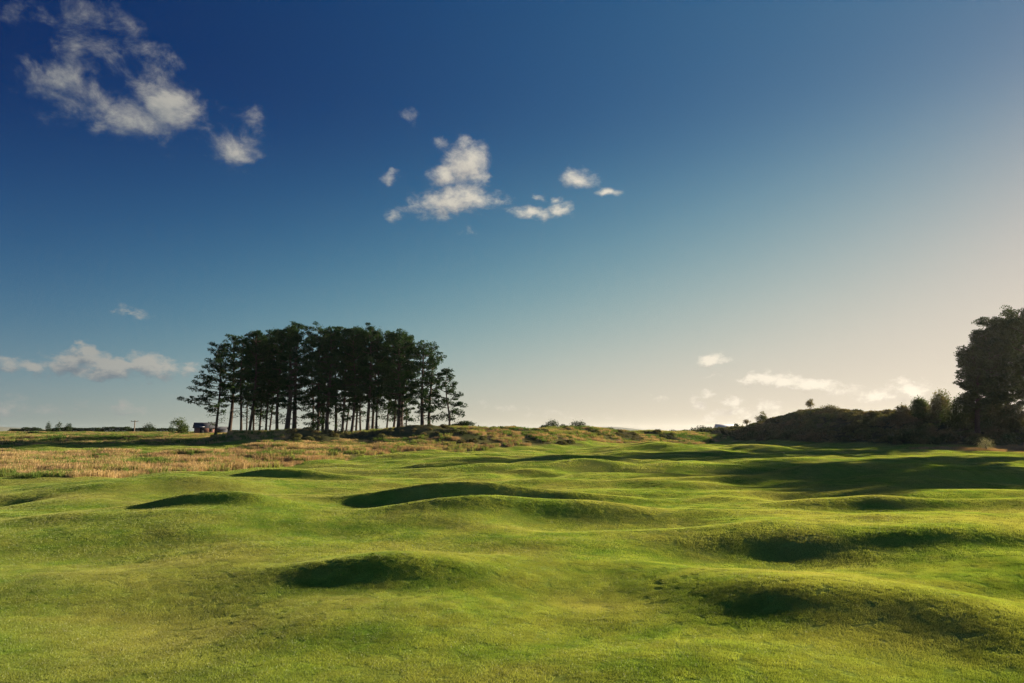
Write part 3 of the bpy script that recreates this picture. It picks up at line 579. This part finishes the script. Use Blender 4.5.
BL = [ # clouds: px, py, half width, half height, tilt deg, strength
 (88, 52, 50, 30, -30, .46), (112, 108, 62, 25, -10, .70), (175, 102, 36, 26, 10, .80), (68, 82, 36, 34, 0, .52), (230, 147, 34, 20, -12, .66), (158, 70, 44, 16, -38, .38), (255, 120, 16, 14, -40, .3), 
 (466, 162, 24, 24, 15, .98), (446, 177, 16, 11, 0, .8), (452, 202, 50, 14, 8, .98), (436, 138, 15, 9, -25, .46), (411, 118, 9, 6, -30, .36), (390, 178, 8, 6, 0, .5), (392, 215, 12, 8, 0, .5), (496, 200, 8, 4, -30, .55), (470, 236, 14, 5, 0, .35),
 (578, 177, 18, 12, 0, .74), (605, 194, 14, 7, 0, .65), (538, 213, 29, 8, -4, .78), (560, 210, 14, 10, 0, .72), (536, 197, 9, 4, 0, .5), (558, 197, 8, 4, 0, .6),
 (75, 363, 34, 14, 0, 1.2), (84, 354, 14, 11, 0, 1.15), (112, 371, 46, 11, 0, 1.25), (150, 368, 26, 14, 0, 1.2), (28, 368, 34, 9, -8, .9), (-10, 364, 30, 7, 0, .7), (187, 370, 16, 11, 0, .75), (112, 408, 36, 8, -5, .6), (8, 408, 20, 10, 0, .5), (133, 313, 12, 6, 0, .5), (50, 412, 30, 6, 0, .35),
 (711, 361, 17, 6, 0, 1.0), (714, 375, 12, 3, 0, .45), (772, 380, 30, 8, 0, 1.15), (812, 386, 34, 9, -8, 1.2), (750, 383, 12, 6, 0, .8), (882, 394, 38, 10, 0, .80), (915, 390, 18, 12, 0, .9), (732, 404, 17, 7, 0, .8), (708, 392, 9, 4, 0, .7), (696, 402, 9, 7, 0, .7), (768, 407, 14, 8, 0, .6), (740, 416, 60, 9, 0, .5), (940, 405, 40, 8, 0, .6),
 (504, 408, 26, 5, -5, .42), (560, 415, 40, 5, 0, .3), (655, 396, 12, 3, 0, .3)]
def field_group():
    g = bpy.data.node_groups.new('cloud field', 'ShaderNodeTree')
    g.interface.new_socket('Vector', in_out='INPUT', socket_type='NodeSocketVector'); g.interface.new_socket('Value', in_out='OUTPUT', socket_type='NodeSocketFloat')
    gi = g.nodes.new('NodeGroupInput'); go = g.nodes.new('NodeGroupOutput')
    # domain warp
    nz = g.nodes.new('ShaderNodeTexNoise'); nz.inputs['Scale'].default_value = 22; nz.inputs['Detail'].default_value = 4; g.links.new(gi.outputs[0], nz.inputs['Vector'])
    wv = g.nodes.new('ShaderNodeVectorMath'); wv.operation = 'SUBTRACT'; g.links.new(nz.outputs['Color'], wv.inputs[0]); wv.inputs[1].default_value = (.5, .5, .5)
    ws = g.nodes.new('ShaderNodeVectorMath'); ws.operation = 'SCALE'; ws.inputs['Scale'].default_value = .042; g.links.new(wv.outputs[0], ws.inputs[0])
    wa = g.nodes.new('ShaderNodeVectorMath'); wa.operation = 'ADD'; g.links.new(gi.outputs[0], wa.inputs[0]); g.links.new(ws.outputs[0], wa.inputs[1])
    acc = None
    for (px, py, hw, hh, tilt, s) in BL:
        d = ray(px, py); r = np.linalg.norm(d); c = d / r
        mp = g.nodes.new('ShaderNodeMapping'); mp.vector_type = 'TEXTURE'; g.links.new(wa.outputs[0], mp.inputs[0])
        az = math.atan2(c[0], c[1]); el = math.asin(c[2])
        # columns: local x = horizontal tangent, y = radial, z = vertical tangent
        from mathutils import Matrix
        M = Matrix.Rotation(-az, 3, 'Z') @ Matrix.Rotation(el, 3, 'X') @ Matrix.Rotation(-R(tilt) * -1, 3, 'Y').inverted()
        mp.inputs['Location'].default_value = tuple(c); mp.inputs['Rotation'].default_value = M.to_euler('XYZ')
        k = 1.25 / (F * r); mp.inputs['Scale'].default_value = (hw * k, 5.0, hh * k)
        ln = g.nodes.new('ShaderNodeVectorMath'); ln.operation = 'LENGTH'; g.links.new(mp.outputs[0], ln.inputs[0])
        m1 = g.nodes.new('ShaderNodeMath'); m1.operation = 'MULTIPLY_ADD'; g.links.new(ln.outputs['Value'], m1.inputs[0]); m1.inputs[1].default_value = -s; m1.inputs[2].default_value = s
        if acc is None: acc = m1.outputs[0]
        else:
            mm = g.nodes.new('ShaderNodeMath'); mm.operation = 'SMOOTH_MAX'; mm.inputs[2].default_value = .12; g.links.new(acc, mm.inputs[0]); g.links.new(m1.outputs[0], mm.inputs[1]); acc = mm.outputs[0]
    def nz2(sc, det, ro, sz):
        sx = g.nodes.new('ShaderNodeMapping'); sx.inputs['Scale'].default_value = (1, 1, sz); g.links.new(gi.outputs[0], sx.inputs[0])
        n2 = g.nodes.new('ShaderNodeTexNoise'); n2.inputs['Scale'].default_value = sc; n2.inputs['Detail'].default_value = det; n2.inputs['Roughness'].default_value = ro; n2.inputs['Distortion'].default_value = .25; g.links.new(sx.outputs[0], n2.inputs['Vector'])
        o = g.nodes.new('ShaderNodeMath'); o.operation = 'SUBTRACT'; g.links.new(n2.outputs[0], o.inputs[0]); o.inputs[1].default_value = .5; return o.outputs[0]
    hi = nz2(17, 13, .66, 1.4); lo = nz2(60, 10, .62, 1.8)
    sp = g.nodes.new('ShaderNodeSeparateXYZ'); g.links.new(gi.outputs[0], sp.inputs[0])
    mr = g.nodes.new('ShaderNodeMapRange'); g.links.new(sp.outputs[2], mr.inputs[0]); mr.inputs[1].default_value = .20; mr.inputs[2].default_value = .42
    mx = g.nodes.new('ShaderNodeMix'); mx.data_type = 'FLOAT'; g.links.new(mr.outputs[0], mx.inputs[0]); g.links.new(lo, mx.inputs[2]); g.links.new(hi, mx.inputs[3])
    o2 = g.nodes.new('ShaderNodeMath'); o2.operation = 'MULTIPLY_ADD'; g.links.new(mx.outputs[0], o2.inputs[0]); o2.inputs[1].default_value = 1.95; g.links.new(acc, o2.inputs[2])
    g.links.new(o2.outputs[0], go.inputs[0]); return g
fg = field_group()
def field(vec):
    n = N.new('ShaderNodeGroup'); n.node_tree = fg; L.new(vec, n.inputs[0]); return n.outputs[0]
f0 = field(DIR)
sh = N.new('ShaderNodeVectorMath'); sh.operation = 'ADD'; L.new(DIR, sh.inputs[0]); sh.inputs[1].default_value = (.008, -.004, .014)
f1 = field(sh.outputs[0])
al = N.new('ShaderNodeMapRange'); al.interpolation_type = 'SMOOTHSTEP'; L.new(f0, al.inputs[0]); al.inputs[1].default_value = .06; al.inputs[2].default_value = .85
alpha = math_('MULTIPLY', al.outputs[0], .92)
lit = N.new('ShaderNodeMapRange'); lit.interpolation_type = 'SMOOTHSTEP'; L.new(math_('SUBTRACT', f0, f1), lit.inputs[0]); lit.inputs[1].default_value = -.75; lit.inputs[2].default_value = .65
prox = N.new('ShaderNodeMapRange'); L.new(dp.outputs['Value'], prox.inputs[0]); prox.inputs[1].default_value = .0; prox.inputs[2].default_value = .85
def wmix(f, a, b):
    x = N.new('ShaderNodeMix'); x.data_type = 'RGBA'; L.new(f, x.inputs[0]) if not isinstance(f, float) else None
    for i, v in ((6, a), (7, b)):
        if isinstance(v, tuple): x.inputs[i].default_value = (*v, 1)
        else: L.new(v, x.inputs[i])
    return x.outputs[2]
gs = lambda c: tuple(v * GAIN for v in c)
clit = wmix(prox.outputs[0], gs((.38, .38, .35)), gs((1.02, .92, .74))); cdk = wmix(prox.outputs[0], gs((.15, .19, .23)), gs((.56, .49, .42)))
cc = wmix(lit.outputs[0], cdk, clit)
fin = wmix(alpha, cmb.outputs[0], cc); L.new(fin, bg.inputs[0]); bg.inputs[1].default_value = .1

vs = SC.view_settings; vs.view_transform = 'Standard'; vs.look = 'None'; vs.exposure = EXPO; vs.gamma = 1; vs.use_curve_mapping = False
SC.render.engine = 'CYCLES'; SC.cycles.use_denoising = True; SC.cycles.denoiser = 'OPENIMAGEDENOISE'; SC.cycles.denoising_prefilter = 'NONE'; SC.cycles.denoising_input_passes = 'RGB_ALBEDO_NORMAL'
SC.cycles.max_bounces = 5; SC.cycles.diffuse_bounces = 3; SC.cycles.transmission_bounces = 3; SC.cycles.glossy_bounces = 2; SC.cycles.use_adaptive_sampling = True; SC.cycles.adaptive_threshold = .01

mh = bpy.data.materials.new('haze'); mh.use_nodes = True; nt, N, L = nodes(mh)
out = N.new('ShaderNodeOutputMaterial'); pv = N.new('ShaderNodeVolumePrincipled'); pv.inputs['Color'].default_value = (.93, .93, .93, 1); pv.inputs['Density'].default_value = HAZE; pv.inputs['Anisotropy'].default_value = .45
L.new(pv.outputs[0], out.inputs['Volume'])
mb = MB(); mb.box((0, 2350, 14), (14000, 5700, 76)); hz = mb.build('haze', mh); tag(hz, kind='stuff', label='thin evening haze in the air over the golf course')
